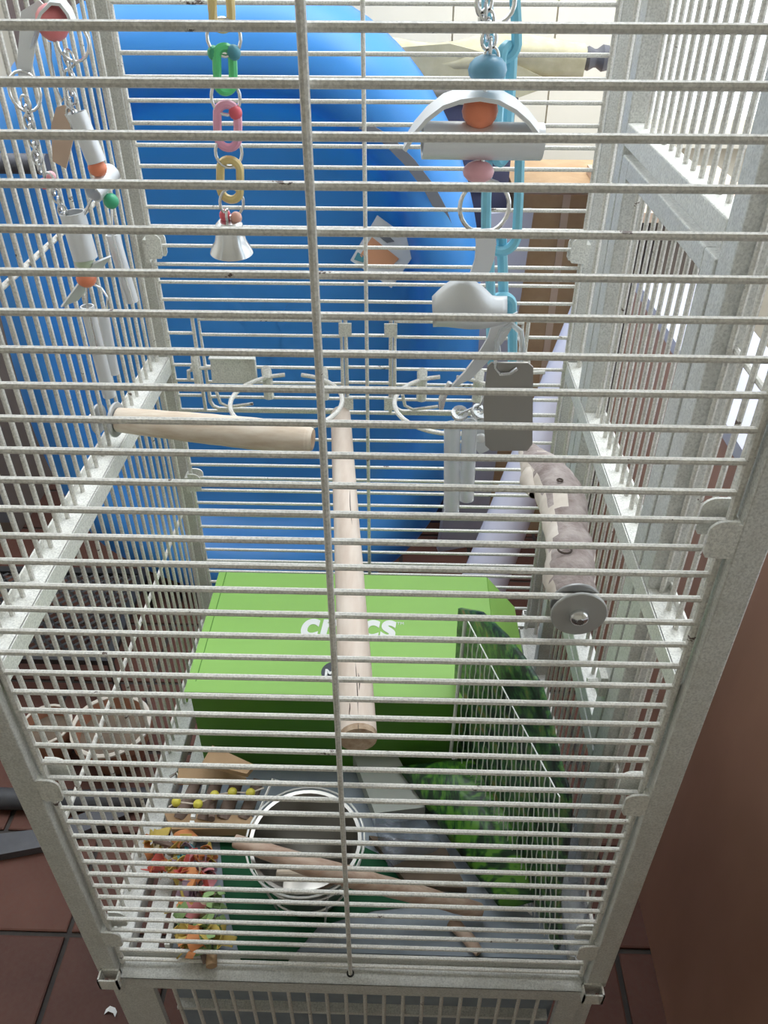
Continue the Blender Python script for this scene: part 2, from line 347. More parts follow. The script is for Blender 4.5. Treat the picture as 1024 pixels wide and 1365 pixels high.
# feeder doors with their cup rings
for di, (x0, x1) in enumerate(DOORS):
    c = .012; y = YB - .004; z0, z1 = D0 + .006, D1 - .006
    loop = [(x0 + c, y, z0), (x1 - c, y, z0), (x1 - .004, y, z0 + .004), (x1, y, z0 + c), (x1, y, z1), (x0, y, z1), (x0, y, z0 + c), (x0 + .004, y, z0 + .004)]
    fd = obj('feeder_door', MB().tube(loop, .0031, 8, closed=True), 'bar_paint', cage)
    for z in [z for z in zb if z0 + .01 < z < z1 - .005]:
        obj('bar', MB().cyl((x0, y, z), (x1, y, z), .0025, 8), 'bar_paint', fd)
    hx = x1 if di == 0 else x0
    for z in (z1 - .012, z0 + .014):
        obj('hinge_plate', MB().box((hx + (.006 if di == 0 else -.006), y - .004, z), (.018, .002, .020)), 'rail_paint', fd, False)
    lx = x0 - .012 if di == 0 else x1 + .010
    lt = MB(); lt.tube([(lx, y - .004, .995), (lx, y - .008, .985), (lx, y - .008, .950)], .0055, 8); lt.cyl((lx - .008, y - .006, .972), (lx + .028, y - .006, .974), .003, 8)
    lt.ball((lx, y - .006, .997), .006); lt.tube([(lx, y - .006, .972), (lx - .012, y - .006, .968), (lx - .013, y - .006, .955)], .003, 6)
    obj('latch', lt, 'bar_paint', fd)
    rcx = -.108 if di == 0 else .118; rc = Vector((rcx, .515, .962)); g = .16
    arc = [rc + Vector((.077 * math.sin(a), .08 * math.cos(a), 0)) for a in [g + (2 * PI - 2 * g) * i / 30 for i in range(31)]]
    obj('cup_ring', MB().tube(arc, .0032, 8), 'bar_paint', fd)
    for sx in (-.038, .044):
        st = MB(); st.tube([(rcx + sx, .583, .962), (rcx + sx, .589, .972), (rcx + sx, .592, .962), (rcx + sx, .592, .925)], [.006, .0075, .0075, .0075], 8)
        obj('ring_bracket', st, 'rail_paint', fd)
    obj('drop_wire', MB().tube([(rcx + .005, .440, .962), (rcx + .005, .447, .955), (rcx + .005, .455, .93)], .0028, 6), 'bar_paint', fd)
    if di == 0:
        fl = MB(); fl.box((-.193, y - .008, .972), (.066, .002, .040), (math.radians(-8), 0, 0)); fl.box((-.193, y - .011, .9915), (.066, .008, .002)); fl.box((-.1605, y - .011, .972), (.002, .008, .038))
        obj('flap', fl, 'rail_paint', fd, False)
    hk = MB(); hk.tube([(x0 + .012, y - .003, z0 + .03), (x0 + .016, y - .004, z0 + .012), (x0 + .028, y - .005, z0 + .006), (x0 + .065, y - .005, z0 + .012)], .0026, 6)
    obj('hook_wire', hk, 'bar_paint', fd)
# side panels (the one with x > 0 holds the big access door)
vb = {}
def vbar(L):
    k = round(L, 4)
    if k not in vb: vb[k] = barmesh('bar', L, (0, 0, 1))
    return vb[k]
for s in (-1, 1):
    X = s * CX
    b = MB()
    for y in (.014, .586): b.cyl((X, y, .45), (X, y, ZT - .03), .0032, 8)
    sp = obj('side_panel', b, 'bar_paint', cage)
    ys = [.0165 + .0245 * i for i in range(1, 23)]
    if s > 0: ys = [y for y in ys if y < .115 or y > .512]
    hh = ZT - .03 - .45
    copies('bar', vbar(hh), sp, [(X, y, .45 + hh / 2) for y in ys], .0008)
    for z in (1.233, .711, .465, 1.60):
        a, e = (.012, .588) if s < 0 else (.012, .12)
        obj('cross_wire', MB().cyl((X + s * .005, a, z), (X + s * .005, e, z), .0028, 8), 'bar_paint', sp)
        if s > 0: obj('cross_wire', MB().cyl((X + s * .005, .51, z), (X + s * .005, .588, z), .0028, 8), 'bar_paint', sp)
    # the support rail: flange for the shelf, lip hanging from its inner edge, bent up edge outside
    r = MB(); r.b2((s * .288, .0, .983), (s * .311, .600, .985)); r.b2((s * .2868, .0, .962), (s * .2888, .600, .985)); r.b2((s * .3095, .0, .985), (s * .3115, .600, .994))
    obj('support_rail', r, 'rail_paint', cage, False)
# access door and its frame in the right side
X0, X1 = .2885, .313
def tubebox(name, a, b_, parent, mat='post_paint'):
    o = obj(name, MB().b2(a, b_), mat, parent, False)
    m = o.modifiers.new('bevel', 'BEVEL'); m.width = .0015; m.segments = 2; m.limit_method = 'ANGLE'; return o
DZ0, DZ1 = .70, 1.291
tubebox('door_post', (X0, .118, .44), (X1, .148, ZT - .03), cage); tubebox('door_post', (X0, .487, .44), (X1, .512, ZT - .03), cage)
tubebox('door_header', (X0, .148, 1.299), (X1 - .002, .487, 1.322), cage, 'rail_paint'); tubebox('door_sill', (X0, .148, .672), (X1, .487, .696), cage)
hh = ZT - .03 - 1.322; X = CX
up = obj('transom_panel', MB().cyl((X, .15, ZT - .035), (X, .485, ZT - .035), .003, 8), 'bar_paint', cage)
ys = [.165 + .0245 * i for i in range(13)]
copies('bar', vbar(hh), up, [(X, y, 1.322 + hh / 2) for y in ys], .0008)
copies('bar', vbar(.672 - .44), up, [(X, y, .44 + (.672 - .44) / 2) for y in ys], .0008)
sd = tubebox('access_door', (X0, .152, DZ0), (X1, .180, DZ1), cage)
tubebox('door_stile', (X0, .455, DZ0), (X1, .484, DZ1), sd); tubebox('door_rail', (X0, .180, DZ1 - .019), (X1, .455, DZ1), sd); tubebox('door_rail', (X0, .180, DZ0), (X1, .455, DZ0 + .022), sd)
hh = DZ1 - .019 - DZ0 - .022
copies('bar', vbar(hh), sd, [(X, .1985 + .0245 * i, DZ0 + .022 + hh / 2) for i in range(11)], .0008)
ln = MB(); ln.box((X0 - .004, .165, .80), (.008, .018, .03)); ln.cyl((X0 - .006, .165, .80), (X0 - .02, .165, .80), .004, 8); obj('door_bolt', ln, 'rail_paint', sd, False)
# corner posts, sockets, legs
for sx in (-1, 1):
    for y0 in (-.012, .602):
        xa, xb = (sx * .290, sx * .314)
        tubebox('corner_post', (xa, y0, .445), (xb, y0 + .025, ZT), cage)
        lg = tubebox('leg', (sx * .288, y0 + .001, 0), (sx * .306, y0 + .022, .446), cage)
        yk = y0 - .0075 if y0 < 0 else y0 + .0325
        sk = MB(); cx = sx * .2965; zc = .445
        for (dx, dy, wx, wy) in ((-.0115, 0, .002, .015), (.0115, 0, .002, .015), (0, -.0065, .025, .002), (0, .0065, .025, .002)):
            sk.box((cx + dx, yk + dy, zc), (wx, wy, .022))
        obj('socket', sk, 'rail_paint', lg, False)
        obj('foot', MB().lathe([(.001, 0), (.013, 0), (.014, .008), (.011, .014), (.001, .014)], (sx * .297, y0 + .0115, 0), (0, 0, 1), 10), 'black_plastic', lg)
# top frame and roof bars
for s in (-1, 1): tubebox('top_rail', (s * .290, .013, ZT - .03), (s * .313, .602, ZT), cage)
tubebox('top_rail', (-.290, -.012, ZT - .03), (.290, .012, ZT), cage); tubebox('top_rail', (-.290, .602, ZT - .03), (.290, .626, ZT), cage)
copies('roof_bar', barmesh('roof_bar', .58, (1, 0, 0)), cage, [(0, .035 + .0265 * i, ZT - .012) for i in range(22)])
# clips that hold the panels to the posts
prof = [(0, 0, .0155)] + [(.008 + .011 * math.sin(k / 6 * PI / 2), 0, .0065 + .009 * math.cos(k / 6 * PI / 2)) for k in range(7)] + [(.019, 0, -.012), (.0165, 0, -.0165), (0, 0, -.0175)]
def clip(sx, z, yf, toward):
    b = MB(); x0 = sx * .2862
    for dy, dz, sc in ((0, 0, 1), (toward * .022, .004, 1.0)):
        poly = [(x0 - sx * p[0] * sc, yf + dy, z + p[2] + dz) for p in prof]
        if sx > 0: poly = poly[::-1]
        b.prism(poly, .0022)
    b.box((x0 + sx * .003, yf + toward * .011, z - .004), (.006, .022, .03))
    obj('clip', b, 'rail_paint', cage, False)
for z in (1.150, .830, .535):
    clip(-1, z, -.0115, 1); clip(1, z, -.0115, 1)
for z in (1.148, .772): clip(-1, z, .606, -1); clip(1, z, .606, -1)
# base: front ledge with the wire hole, apron grille, tray runners
b = MB(); b.b2((-.288, -.018, .4445), (.288, .010, .4465)); b.b2((-.288, -.018, .422), (.288, -.016, .4465)); b.b2((-.288, .008, .4465), (.288, .010, .458))
obj('base_ledge', b, 'post_paint', cage, False)
obj('wire_hole', MB().lathe([(.0001, .4467), (.0048, .4467), (.0048, .4470), (.0001, .4470)], (0, -.0052, 0), (0, 0, 1), 14), 'black_plastic', cage)
b = MB(); b.b2((-.288, -.012, .405), (.288, -.004, .422)); b.b2((-.288, -.012, .16), (-.252, -.004, .405)); b.b2((.262, -.012, .16), (.288, -.004, .405)); b.b2((-.252, -.012, .16), (.262, -.004, .185))
ap = obj('apron', b, 'post_paint', cage, False)
copies('bar', vbar(.22), ap, [(-.252 + .0245 * i, -.008, .295) for i in range(1, 21)])
for s in (-1, 1):
    b = MB(); b.b2((s * .281, .010, .449), (s * .309, .600, .451)); b.b2((s * .281, .010, .425), (s * .283, .600, .451)); obj('base_rail', b, 'post_paint', cage, False)
    obj('tray_runner', MB().b2((s * .248, .012, .438), (s * .270, .600, .442)), 'post_paint', cage, False)
b = MB(); b.b2((-.288, .600, .43), (.288, .622, .455)); obj('base_ledge', b, 'rail_paint', cage, False)
# the litter tray slides in the base
tray = thing('litter_tray', 'shallow blue grey litter tray lying in the bottom of the cage', 'tray', (.02, .3, .4425))
b = MB(); b.b2((-.228, .016, .443), (.272, .585, .447)); b.b2((-.245, .016, .215), (.268, .019, .447))
obj('tray_floor', b, 'tray_paper', tray, False)
b = MB(); b.b2((-.2355, .016, .4425), (-.229, .585, .462)); b.b2((.2725, .016, .4425), (.279, .585, .462)); b.b2((-.229, .585, .4425), (.2725, .589, .462))
obj('tray_rim', b, 'rail_paint', tray, False)
obj('drawer_lip', MB().b2((-.24, .004, .302), (.262, .0165, .309)), 'rail_paint', tray, False)

# ------------------------------------------------------------------ perches
def wingnut(b, c, ax):
    c = Vector(c); ax = Vector(ax); b.ball(c, .0065, .8, ax, 12)
def washer(name, c, ax, R, mat, parent, t=.003):
    b = MB(); b.lathe([(.003, -t / 2), (R * .97, -t / 2), (R, -t / 4), (R, t / 4), (R * .97, t / 2), (.003, t / 2)], c, ax, 32); return obj(name, b, mat, parent)
def dowel(pts, rad, n=20, wob=.03, seed=1):
    rnd = random.Random(seed); b = MB()
    P_ = [Vector(p) for p in pts]; out = []; rr = []
    for i in range(len(P_) - 1):
        for k in range(6):
            t = k / 6; out.append(P_[i].lerp(P_[i + 1], t)); rr.append((rad[i] * (1 - t) + rad[i + 1] * t) * (1 + rnd.uniform(-wob, wob)))
    out.append(P_[-1]); rr.append(rad[-1])
    return b.tube(out, rr, n, caps=False), out, rr
def endcap(c, ax, r, t=.004, bulge=.3):
    return MB().lathe([(r * .999, -t), (r * .97, 0), (r * .6, t * bulge), (.0001, t * bulge * 1.3)], c, ax, 20)
t = thing('dowel_perch', 'long straight pale wooden dowel perch running from the back bars to the front', 'perch', (-.039, .59, .88))
a, e = Vector((-.0405, .592, .897)), Vector((.0165, .016, .879)); ax = (e - a).normalized()
b, _, _ = dowel([a, a.lerp(e, .5), e - ax * .006], [.0150, .0165, .0180], 22, .012, 3); obj('rod', b, 'wood_pale', t)
c = endcap(e, ax, .0180, .006); obj('cut_end', c, 'wood_cut', t)
ck = MB()
for (tt, l, off, up) in ((.935, .095, .0008, 0), (.905, .022, .0035, 0), (.962, .016, -.007, 0), (.42, .07, .006, 0)):
    q = a.lerp(e, tt - l / .58 / 2); pts = []
    for k in range(7):
        u = k / 6; p = q.lerp(q + ax * l, u); xo = off + .0005 * math.sin(u * 5 + tt * 20); r_ = .0150 + .0030 * (q - a).length / .58 + .0002
        pts.append(p + Vector((xo, 0, math.sqrt(max(r_ * r_ - xo * xo, 0)) - .0003)))
    ck.tube(pts, [.0001, .0004, .0005, .0006, .0005, .0004, .0001], 5)
obj('crack', ck, 'crack', t)
washer('washer', a - ax * .003, ax, .014, 'washer_grey', t)
t = thing('dowel_perch', 'short thick wooden perch bolted to the bars opposite the access door', 'perch', (-.29, .36, 1.0))
a, e = Vector((-.284, .359, 1.020)), Vector((-.050, .328, 1.016)); ax = (e - a).normalized()
b, o_, r_ = dowel([a, a.lerp(e, .25), a.lerp(e, .6), a.lerp(e, .82), e - ax * .008, e], [.0145, .0165, .0185, .0190, .0165, .0125], 22, .02, 5); obj('rod', b, 'wood_perch', t)
obj('cut_end', endcap(e, ax, .0125, .003), 'wood_cut', t)
washer('washer', a - ax * .003, ax, .021, 'washer_grey', t); washer('outer_washer', Vector((-.3085, .361, 1.020)), ax, .018, 'washer_grey', t)
bb_ = MB(); bb_.cyl((-.3165, .362, 1.020), (-.284, .359, 1.020), .003, 8); wingnut(bb_, (-.3155, .362, 1.020), (1, 0, 0)); bb_.box((-.314, .362, 1.032), (.004, .006, .018)); bb_.box((-.314, .362, 1.008), (.004, .006, .018)); obj('wing_nut', bb_, 'steel', t, False)
t = thing('branch_perch', 'crooked natural branch perch with patchy bark, bolted through the front bars by a large washer', 'perch', (.19, .0, 1.04))
path = [(.189, .006, 1.068), (.190, .035, 1.068), (.199, .075, 1.060), (.2015, .115, 1.056), (.206, .160, 1.054), (.203, .195, 1.050), (.194, .228, 1.046), (.186, .268, 1.044)]
rad = [.0175, .0205, .0205, .0195, .0225, .0225, .020, .010]
b, o_, r_ = dowel(path, rad, 20, .05, 9)
nf = len(b.f)
for i, f in enumerate(b.f):                     # bark on the crown of the branch, bare wood on its flanks
    j = i % 20; sec = i // 20
    lo = 17 - (sec % 7 == 3) + (1 if 12 < sec < 20 else 0); hi = 3 + (sec % 5 == 2)
    b.m[i] = 1 if (j >= lo or j <= hi) and not (18 < sec < 23 and j in (18, 19)) else 0
br = obj('branch', b, ['peeled_wood', 'bark'], t)
obj('cut_end', endcap(path[-1], (-.02, .04, 0), .010, .004), 'wood_cut', t)
sb, _, _ = dowel([(.198, .235, 1.046), (.186, .205, 1.046), (.181, .180, 1.048)], [.019, .015, .004], 14, .05, 4); obj('side_stub', sb, 'peeled_wood', t)
obj('knot', MB().ring((.186, .048, 1.0882), .0055, .0009, (0, .1, 1), 14, 5), 'crack', t); obj('knot', MB().ring((.201, .165, 1.0765), .0025, .0009, (0, .1, 1), 10, 5), 'crack', t)
washer('washer', (.190, -.0095, 1.072), (0, 1, 0), .0215, 'washer_grey', t); washer('inner_washer', (.190, .0045, 1.070), (0, 1, 0), .020, 'dull_steel', t)
bb_ = MB(); bb_.cyl((.190, -.018, 1.071), (.190, .008, 1.071), .003, 8); bb_.lathe([(.0075, 0), (.0075, .003), (.006, .005), (.003, .0065), (.0001, .007)], (.190, -.011, 1.071), (0, -1, 0), 16); obj('bolt', bb_, 'steel', t)

# ------------------------------------------------------------------ bell chain toy in the middle
def ch(b, c, R, r, ax, stretch=1, long=(0, 0, 1), n=18): b.ring(c, R, r, ax, n, 6, stretch, long); return b
Yc = .18
def pc(px, py, y=Yc): return at(px, py, 'y', y)
t = thing('bell_toy', 'hanging chain toy of pastel plastic links and steel rings ending in a silver bell', 'bird toy', pc(307, 335))
top = pc(296, -30)
obj('hanger_wire', MB().tube([(top.x, Yc, ZT - .0135), (top.x, Yc, top.z + .02), tuple(pc(297, -15))], .0014, 6), 'steel', t)
def plink(name, p, q, wid, mat, twist=0):
    c = (p + q) / 2; L = (q - p).length / 2
    ax = Vector((math.sin(twist), -math.cos(twist), 0)); b = MB(); up = (q - p).normalized()
    sd_ = ax.cross(up).normalized(); pts = []
    for i in range(24):
        an = 2 * PI * i / 24; x = math.cos(an) * wid; z = math.sin(an) * wid
        z += (L - wid) * (1 if math.sin(an) > 0.01 else (-1 if math.sin(an) < -.01 else 0))
        pts.append(c + sd_ * x + up * z)
    b.tube(pts, .0032, 8, closed=True); return obj(name, b, mat, t)
plink('plastic_link', pc(297, 38), pc(294, -16), .0065, 'link_yellow', .5)
def sring(px, py, Rm, tw=0, st=1.0, rr=.0012, par=None, y=Yc):
    obj('split_ring', ch(MB(), pc(px, py, y), Rm, rr, (math.sin(tw), -math.cos(tw), 0), st), 'steel', par or t)
sring(298.5, 50, .0115, .15)
for px, py, m in ((285.5, 71, 'green_bead'), (312, 70, 'teal_bead')): obj('bead', MB().ball(pc(px, py), .0052, .9, (1, 0, .3)), m, t)
plink('plastic_link', pc(301, 122), pc(299, 63), .0058, 'link_green', .45)
sring(301, 130, .0102, .2, 1.12)
plink('plastic_link', pc(304, 197), pc(303, 139), .0075, 'link_pink', .1); obj('bead', MB().ball(pc(314, 150), .005), 'red', t)
sring(305, 203, .0098, .3, 1.1)
plink('plastic_link', pc(307, 266), pc(307, 213), .0078, 'link_yellow', -.1)
sring(309, 270, .0092, .4, 1.15)
for px, py, m in ((300, 287, 'red'), (315, 290, 'peach')): obj('bead', MB().ball(pc(px, py), .0046), m, t)
bc = pc(309, 336); b = MB()
b.lathe([(.0001, .026), (.008, .0255), (.0105, .023), (.0112, .016), (.0125, .009), (.0155, .004), (.0172, 0), (.0160, .0002), (.0115, .008), (.009, .02), (.0001, .023)], bc, (.04, -.1, 1), 28); obj('bell', b, 'steel', t)
obj('clapper', MB().ball(bc + Vector((0, 0, .004)), .005), 'dull_steel', t); obj('bell_loop', ch(MB(), bc + Vector((0, 0, .029)), .0045, .0012, (1, 0, 0)), 'steel', t)

# ------------------------------------------------------------------ silver spoon and pipe toy, beside the branch perch
Y2 = .09
def q2(px, py, y=Y2): return at(px, py, 'y', y)
t = thing('metal_toy', 'hanging toy of curved silver strips and dark metal tag on a pale blue chain', 'bird toy', q2(650, 690))
h = q2(660, -30)
obj('hanger_wire', MB().tube([(h.x, Y2, ZT - .0135), (h.x, Y2, h.z + .02), tuple(q2(660, -4))], .0016, 6), 'steel', t)
obj('top_ring', ch(MB(), q2(661, 2), .011, .0014, (0, 1, 0)), 'steel', t)
def blink(p, q, wid, tw=0):
    c = (p + q) / 2; L = (q - p).length / 2; ax = Vector((math.sin(tw), -math.cos(tw), 0)); up_ = (q - p).normalized(); sd_ = ax.cross(up_).normalized(); pts = []
    for i in range(24):
        an = 2 * PI * i / 24; pts.append(c + sd_ * math.cos(an) * wid + up_ * (math.sin(an) * wid + (L - wid) * (1 if math.sin(an) > .01 else (-1 if math.sin(an) < -.01 else 0))))
    obj('chain_link', MB().tube(pts, .0036, 8, closed=True, squash=1.1), 'link_blue', t)
Y3 = .125
for (a_, b_, wd, tw) in (((672, 78), (667, -20), .0088, .1), ((668, 215), (676, 62), .0065, .9), ((668, 335), (672, 195), .0115, .1), ((664, 420), (660, 312), .007, .75), ((670, 500), (668, 395), .009, .3)):
    blink(q2(*a_, Y3), q2(*b_, Y3), wd, tw)
lc = MB()
for i in range(7): ch(lc, q2(646 + i * 1.5, 2 + i * 12.5), .0042, .0011, (1, 0, 0) if i % 2 else (0, 1, 0), 1.35)
obj('steel_chain', lc, 'steel', t)
def bead(px, py, r, mat, sz=1, y=Y2, par=None, ax=(0, 0, 1)): return obj('bead', MB().ball(q2(px, py, y), r, sz, ax, 18), mat, par or t)
bead(650, 93, .0118, 'bead_blue', .72); bead(640, 148, .0113, 'orange', .88); bead(638, 229, .0102, 'pink', .66)
obj('core_wire', MB().cyl(q2(648, 80), q2(642, 250), .0013, 6), 'steel', t)
arc = [q2(px, py, Y2 + dy) for px, py, dy in ((541, 192, -.006), (553, 172, -.004), (570, 152, -.002), (592, 135, 0), (615, 127, 0), (640, 124, 0), (664, 128, 0), (686, 140, 0), (703, 155, 0), (716, 172, 0))]
b = MB().strip(arc, .026, .0025, (0.05, 1, .1)); obj('curved_strip', b, 'satin_aluminium', t)
pp = MB().pipe(q2(563, 187), q2(722, 189, Y2 + .006), .0112, .0096, 24); obj('pipe', pp, 'satin_aluminium', t)
obj('wrist_ring', MB().ring(q2(646, 276), .0165, .0015, (0.1, -1, .1), 28, 6), 'steel', t)
# spoon shaped strips below the ring
s1 = [q2(px, py, Y2 + dy) for px, py, dy in ((646, 305, 0), (648, 325, 0), (646, 345, .002), (640, 362, .003), (630, 376, .002))]
obj('strip', MB().strip(s1, .014, .0016, (1, .25, 0)), 'satin_aluminium', t)
b = MB()
def spoon(u, v_):
    px = 578 + u * 97; top_ = 396 - 26 * math.sin(PI * min(u * 1.25, 1)) ; bot = 430 - 4 * math.cos(u * 5) + 8 * (1 - u)
    return q2(px, top_ + (bot - top_) * v_, Y2 - .010 * math.sin(PI * u) - .006 * math.sin(PI * v_))
b.sheet(spoon, 14, 6); o = obj('curled_strip', b, 'satin_aluminium', t); m = o.modifiers.new('thick', 'SOLIDIFY'); m.thickness = .0014
s2 = [q2(px, py, Y2 + dy) for px, py, dy in ((672, 425, .0), (668, 440, .0), (655, 462, .0), (635, 488, .004), (612, 512, .010))]
obj('strip', MB().strip(s2, .021, .0016, (1, .1, .55)), 'satin_aluminium', t)
obj('loop', MB().tube([q2(px, py) for px, py in ((664, 470), (662, 455), (668, 440), (682, 432), (694, 442), (697, 465), (692, 485))], .0024, 8), 'clear_tube', t)
pl = [(650, 489), (655, 484), (704, 484), (711, 490), (710, 592), (703, 601), (655, 601), (647, 594), (644, 540)]
obj('tag_plate', MB().prism([q2(px, py, Y2 - .012 + (py - 480) * .00006) for px, py in pl][::-1], .002), 'plate_grey', t, False)
obj('tag_wire', MB().tube([q2(px, py, Y2 - .013) for px, py in ((661, 478), (660, 490), (667, 499), (680, 498), (690, 491))], .0014, 6), 'steel', t)
obj('clasp', MB().tube([q2(px, py) for px, py in ((600, 510), (590, 530), (588, 545))], [.0022, .003, .002], 8), 'steel', t)
for px, py, a_ in ((613, 551, 0), (638, 549, .6)):
    obj('nut', MB().lathe([(.0035, -.0018), (.0065, -.0018), (.0068, 0), (.0065, .0018), (.0035, .0018), (.0035, -.0018)], q2(px, py), (a_, -.5, 1), 14), 'steel', t)
obj('link_wire', MB().tube([q2(px, py) for px, py in ((650, 520), (640, 540), (613, 551), (604, 565))], .001, 6), 'steel', t)
for p0, p1, r_ in (((603, 566), (602, 682), .0066), ((626, 562), (622, 665), .0062)):
    obj('clear_pipe', MB().pipe(q2(*p0), q2(*p1), r_, r_ - .0012, 16), 'clear_tube', t)
obj('bracket_plate', MB().prism([q2(px, py, Y2 + .012) for px, py in ((628, 555), (650, 548), (652, 600), (640, 606), (632, 596))][::-1], .0016), 'satin_aluminium', t, False)
obj('rivet', MB().ball(q2(641, 584, Y2 + .009), .0045, .5, (0, 1, 0), 12), 'wire_chrome', t)

# ------------------------------------------------------------------ pipe toy at the far left
Y4 = .24
def q4(px, py, dy=0): return at(px, py, 'y', Y4 + dy)
t = thing('pipe_toy', 'hanging toy of white metal pipes with coral, orange and green beads near the cage side', 'bird toy', q4(110, 400))
h = q4(72, -30)
obj('hanger_wire', MB().tube([(h.x, Y4, ZT - .0135), (h.x, Y4, h.z + .01), tuple(q4(72, -5)), tuple(q4(74, 30))], .0014, 6), 'steel', t)
def bd(px, py, r, mat, sz=1, dy=0): obj('bead', MB().ball(q4(px, py, dy), r, sz, (.1, 0, 1), 18), mat, t)
bd(70, 30, .0122, 'coral', 1.05); bd(130, 224, .0078, 'orange', .9); bd(148, 268, .0065, 'green_bead'); bd(115, 371, .0090, 'orange', .9); bd(113, 351, .0080, 'pale_green', .7); bd(58, 245, .0035, 'red', 1.4, .03); bd(68, 235, .0045, 'pink', 1, .04)
ar = [q4(px, py) for px, py in ((40, 62), (47, 38), (57, 14), (70, 1), (82, 2), (92, 15), (100, 35))]
obj('curved_strip', MB().strip(ar, .022, .0022, (-.2, 1, .1)), 'satin_aluminium', t)
obj('strip', MB().prism([q4(px, py, .004) for px, py in ((28, 15), (52, 0), (62, 10), (47, 60), (40, 105), (32, 112), (22, 92))][::-1], .0018), 'satin_aluminium', t, False)
obj('strip', MB().prism([q4(px, py, .03) for px, py in ((75, 143), (92, 138), (100, 175), (88, 225), (70, 215), (68, 168))][::-1], .0018), 'tan_board', t, False)
for px, py, R_, st in ((97, 56, .0115, 1.15), (33, 122, .0115, 1.25)): obj('split_ring', ch(MB(), q4(px, py), R_, .0012, (.3, -1, 0), st), 'steel', t)
def chain(p, q, n=8):
    b = MB()
    for i in range(n): ch(b, q4(*p).lerp(q4(*q), i / (n - 1)), .0042, .0011, (1, .2, 0) if i % 2 else (.2, 1, 0), 1.4)
    obj('steel_chain', b, 'steel', t)
chain((92, 78), (96, 165), 8); chain((34, 138), (52, 222), 8); chain((66, 240), (88, 292), 6)
obj('wire_loop', MB().tube([q4(px, py) for px, py in ((66, 56), (67, 80), (74, 118), (83, 136), (87, 128), (84, 100), (74, 56))], .0014, 6), 'steel', t)
for a_, b_, R_, dy in (((102, 150), (129, 216), .0078, 0), ((96, 283), (114, 344), .0108, 0), ((150, 312), (176, 402), .0062, .03), ((116, 408), (146, 528), .0065, .02), ((138, 420), (152, 498), .0055, .05), ((92, 150), (104, 172), .004, .02)):
    obj('pipe', MB().pipe(q4(*a_, dy), q4(*b_, dy), R_, R_ - .0012, 20), 'satin_aluminium', t)
obj('pipe', MB().pipe(q4(124, 258, -.012), q4(149, 229, .015), .0078, .0066, 20), 'satin_aluminium', t)
obj('strip', MB().strip([q4(136, 346), q4(93, 404)], .017, .002, (1, .5, .3)), 'satin_aluminium', t)
obj('core_wire', MB().tube([q4(px, py) for px, py in ((74, 30), (88, 140), (101, 148), (129, 216), (134, 240), (110, 290), (114, 344), (116, 408), (130, 470))], .0012, 6), 'steel', t)
obj('core_wire', MB().tube([q4(px, py, .02) for px, py in ((134, 240), (148, 268), (150, 312), (178, 405))], .0011, 6), 'steel', t)
obj('wire_loop', MB().tube([q4(px, py) for px, py in ((122, 378), (135, 384), (143, 396), (143, 410), (130, 422))], .0012, 6), 'steel', t)

# ------------------------------------------------------------------ things on the cage floor
ZB = .4475
# shoe box
bx0, bx1, by0, by1, bz = -.250, .197, .290, .548, .618
t = thing('shoe_box', 'large bright green cardboard shoe box with white lettering on its lid', 'box', (-.03, .42, ZB))
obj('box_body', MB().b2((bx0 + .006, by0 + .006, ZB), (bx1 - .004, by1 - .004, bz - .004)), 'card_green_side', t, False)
b = MB(); b.b2((bx0, by0, bz - .003), (bx1, by1, bz)); b.b2((bx0, by0, bz - .009), (bx1, by0 + .002, bz)); b.b2((bx0, by0, bz - .022), (bx0 + .002, by1, bz))
lid = obj('lid', b, 'card_green', t, False)
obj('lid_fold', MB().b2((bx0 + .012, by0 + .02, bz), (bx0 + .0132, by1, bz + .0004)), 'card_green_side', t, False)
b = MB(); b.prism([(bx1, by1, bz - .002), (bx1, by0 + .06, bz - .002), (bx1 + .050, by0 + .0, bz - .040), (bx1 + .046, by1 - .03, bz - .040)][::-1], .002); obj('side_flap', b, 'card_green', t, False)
b = MB(); b.tube([(bx1 + .035, .335, .560), (bx1 + .042, .322, .566), (bx1 + .050, .300, .560), (bx1 + .054, .285, .545)], .0012, 6); b.sheet(lambda u, v_: Vector((bx1 + .035 + .02 * u, .335 - .05 * u, .562 + .006 * math.sin(PI * u) - .05 * v_)), 8, 3); obj('flap_tongue', b, 'card_green', t)
def text(name, s, mat, p, size, parent, off=0, shear=0, sx=1):
    cu = bpy.data.curves.new(name, 'FONT'); cu.body = s; cu.size = size; cu.offset = off; cu.extrude = .0003; cu.shear = shear; cu.space_character = 1.06
    tmp = bpy.data.objects.new('tmp', cu); C.objects.link(tmp); dg = bpy.context.evaluated_depsgraph_get(); me = bpy.data.meshes.new_from_object(tmp.evaluated_get(dg))
    bpy.data.objects.remove(tmp); me.materials.clear(); me.materials.append(M[mat]); me.transform(Matrix.Diagonal((sx, 1, 1, 1)))
    o = bpy.data.objects.new(name, me); C.objects.link(o); o.parent = parent; o.location = Vector(p) - ORG[parent]; ORG[o] = ORG[parent]; return o
p0 = at(398, 849, 'z', bz); p1 = at(528, 850, 'z', bz)
LT = text('lettering', 'crocs', 'print_white', (p0.x, p0.y, bz + .0006), .05, lid, .0016, .12)
wd = max(v.co.x for v in LT.data.vertices); k = (p1.x - p0.x) / wd; hh = max(v.co.y for v in LT.data.vertices); ky = (at(400, 825, 'z', bz).y - p0.y) / hh
LT.data.transform(Matrix.Diagonal((k, ky, 1, 1)))
pt = at(529, 833, 'z', bz); text('trademark', 'TM', 'print_white', (pt.x, pt.y, bz + .0006), .008, lid)
pm_ = at(447, 896, 'z', bz); obj('size_sticker', MB().lathe([(.0001, 0), (.0205, 0), (.0205, .0005), (.0001, .0005)], (pm_.x, pm_.y, bz), (0, 0, 1), 32), 'print_dark', lid, False)
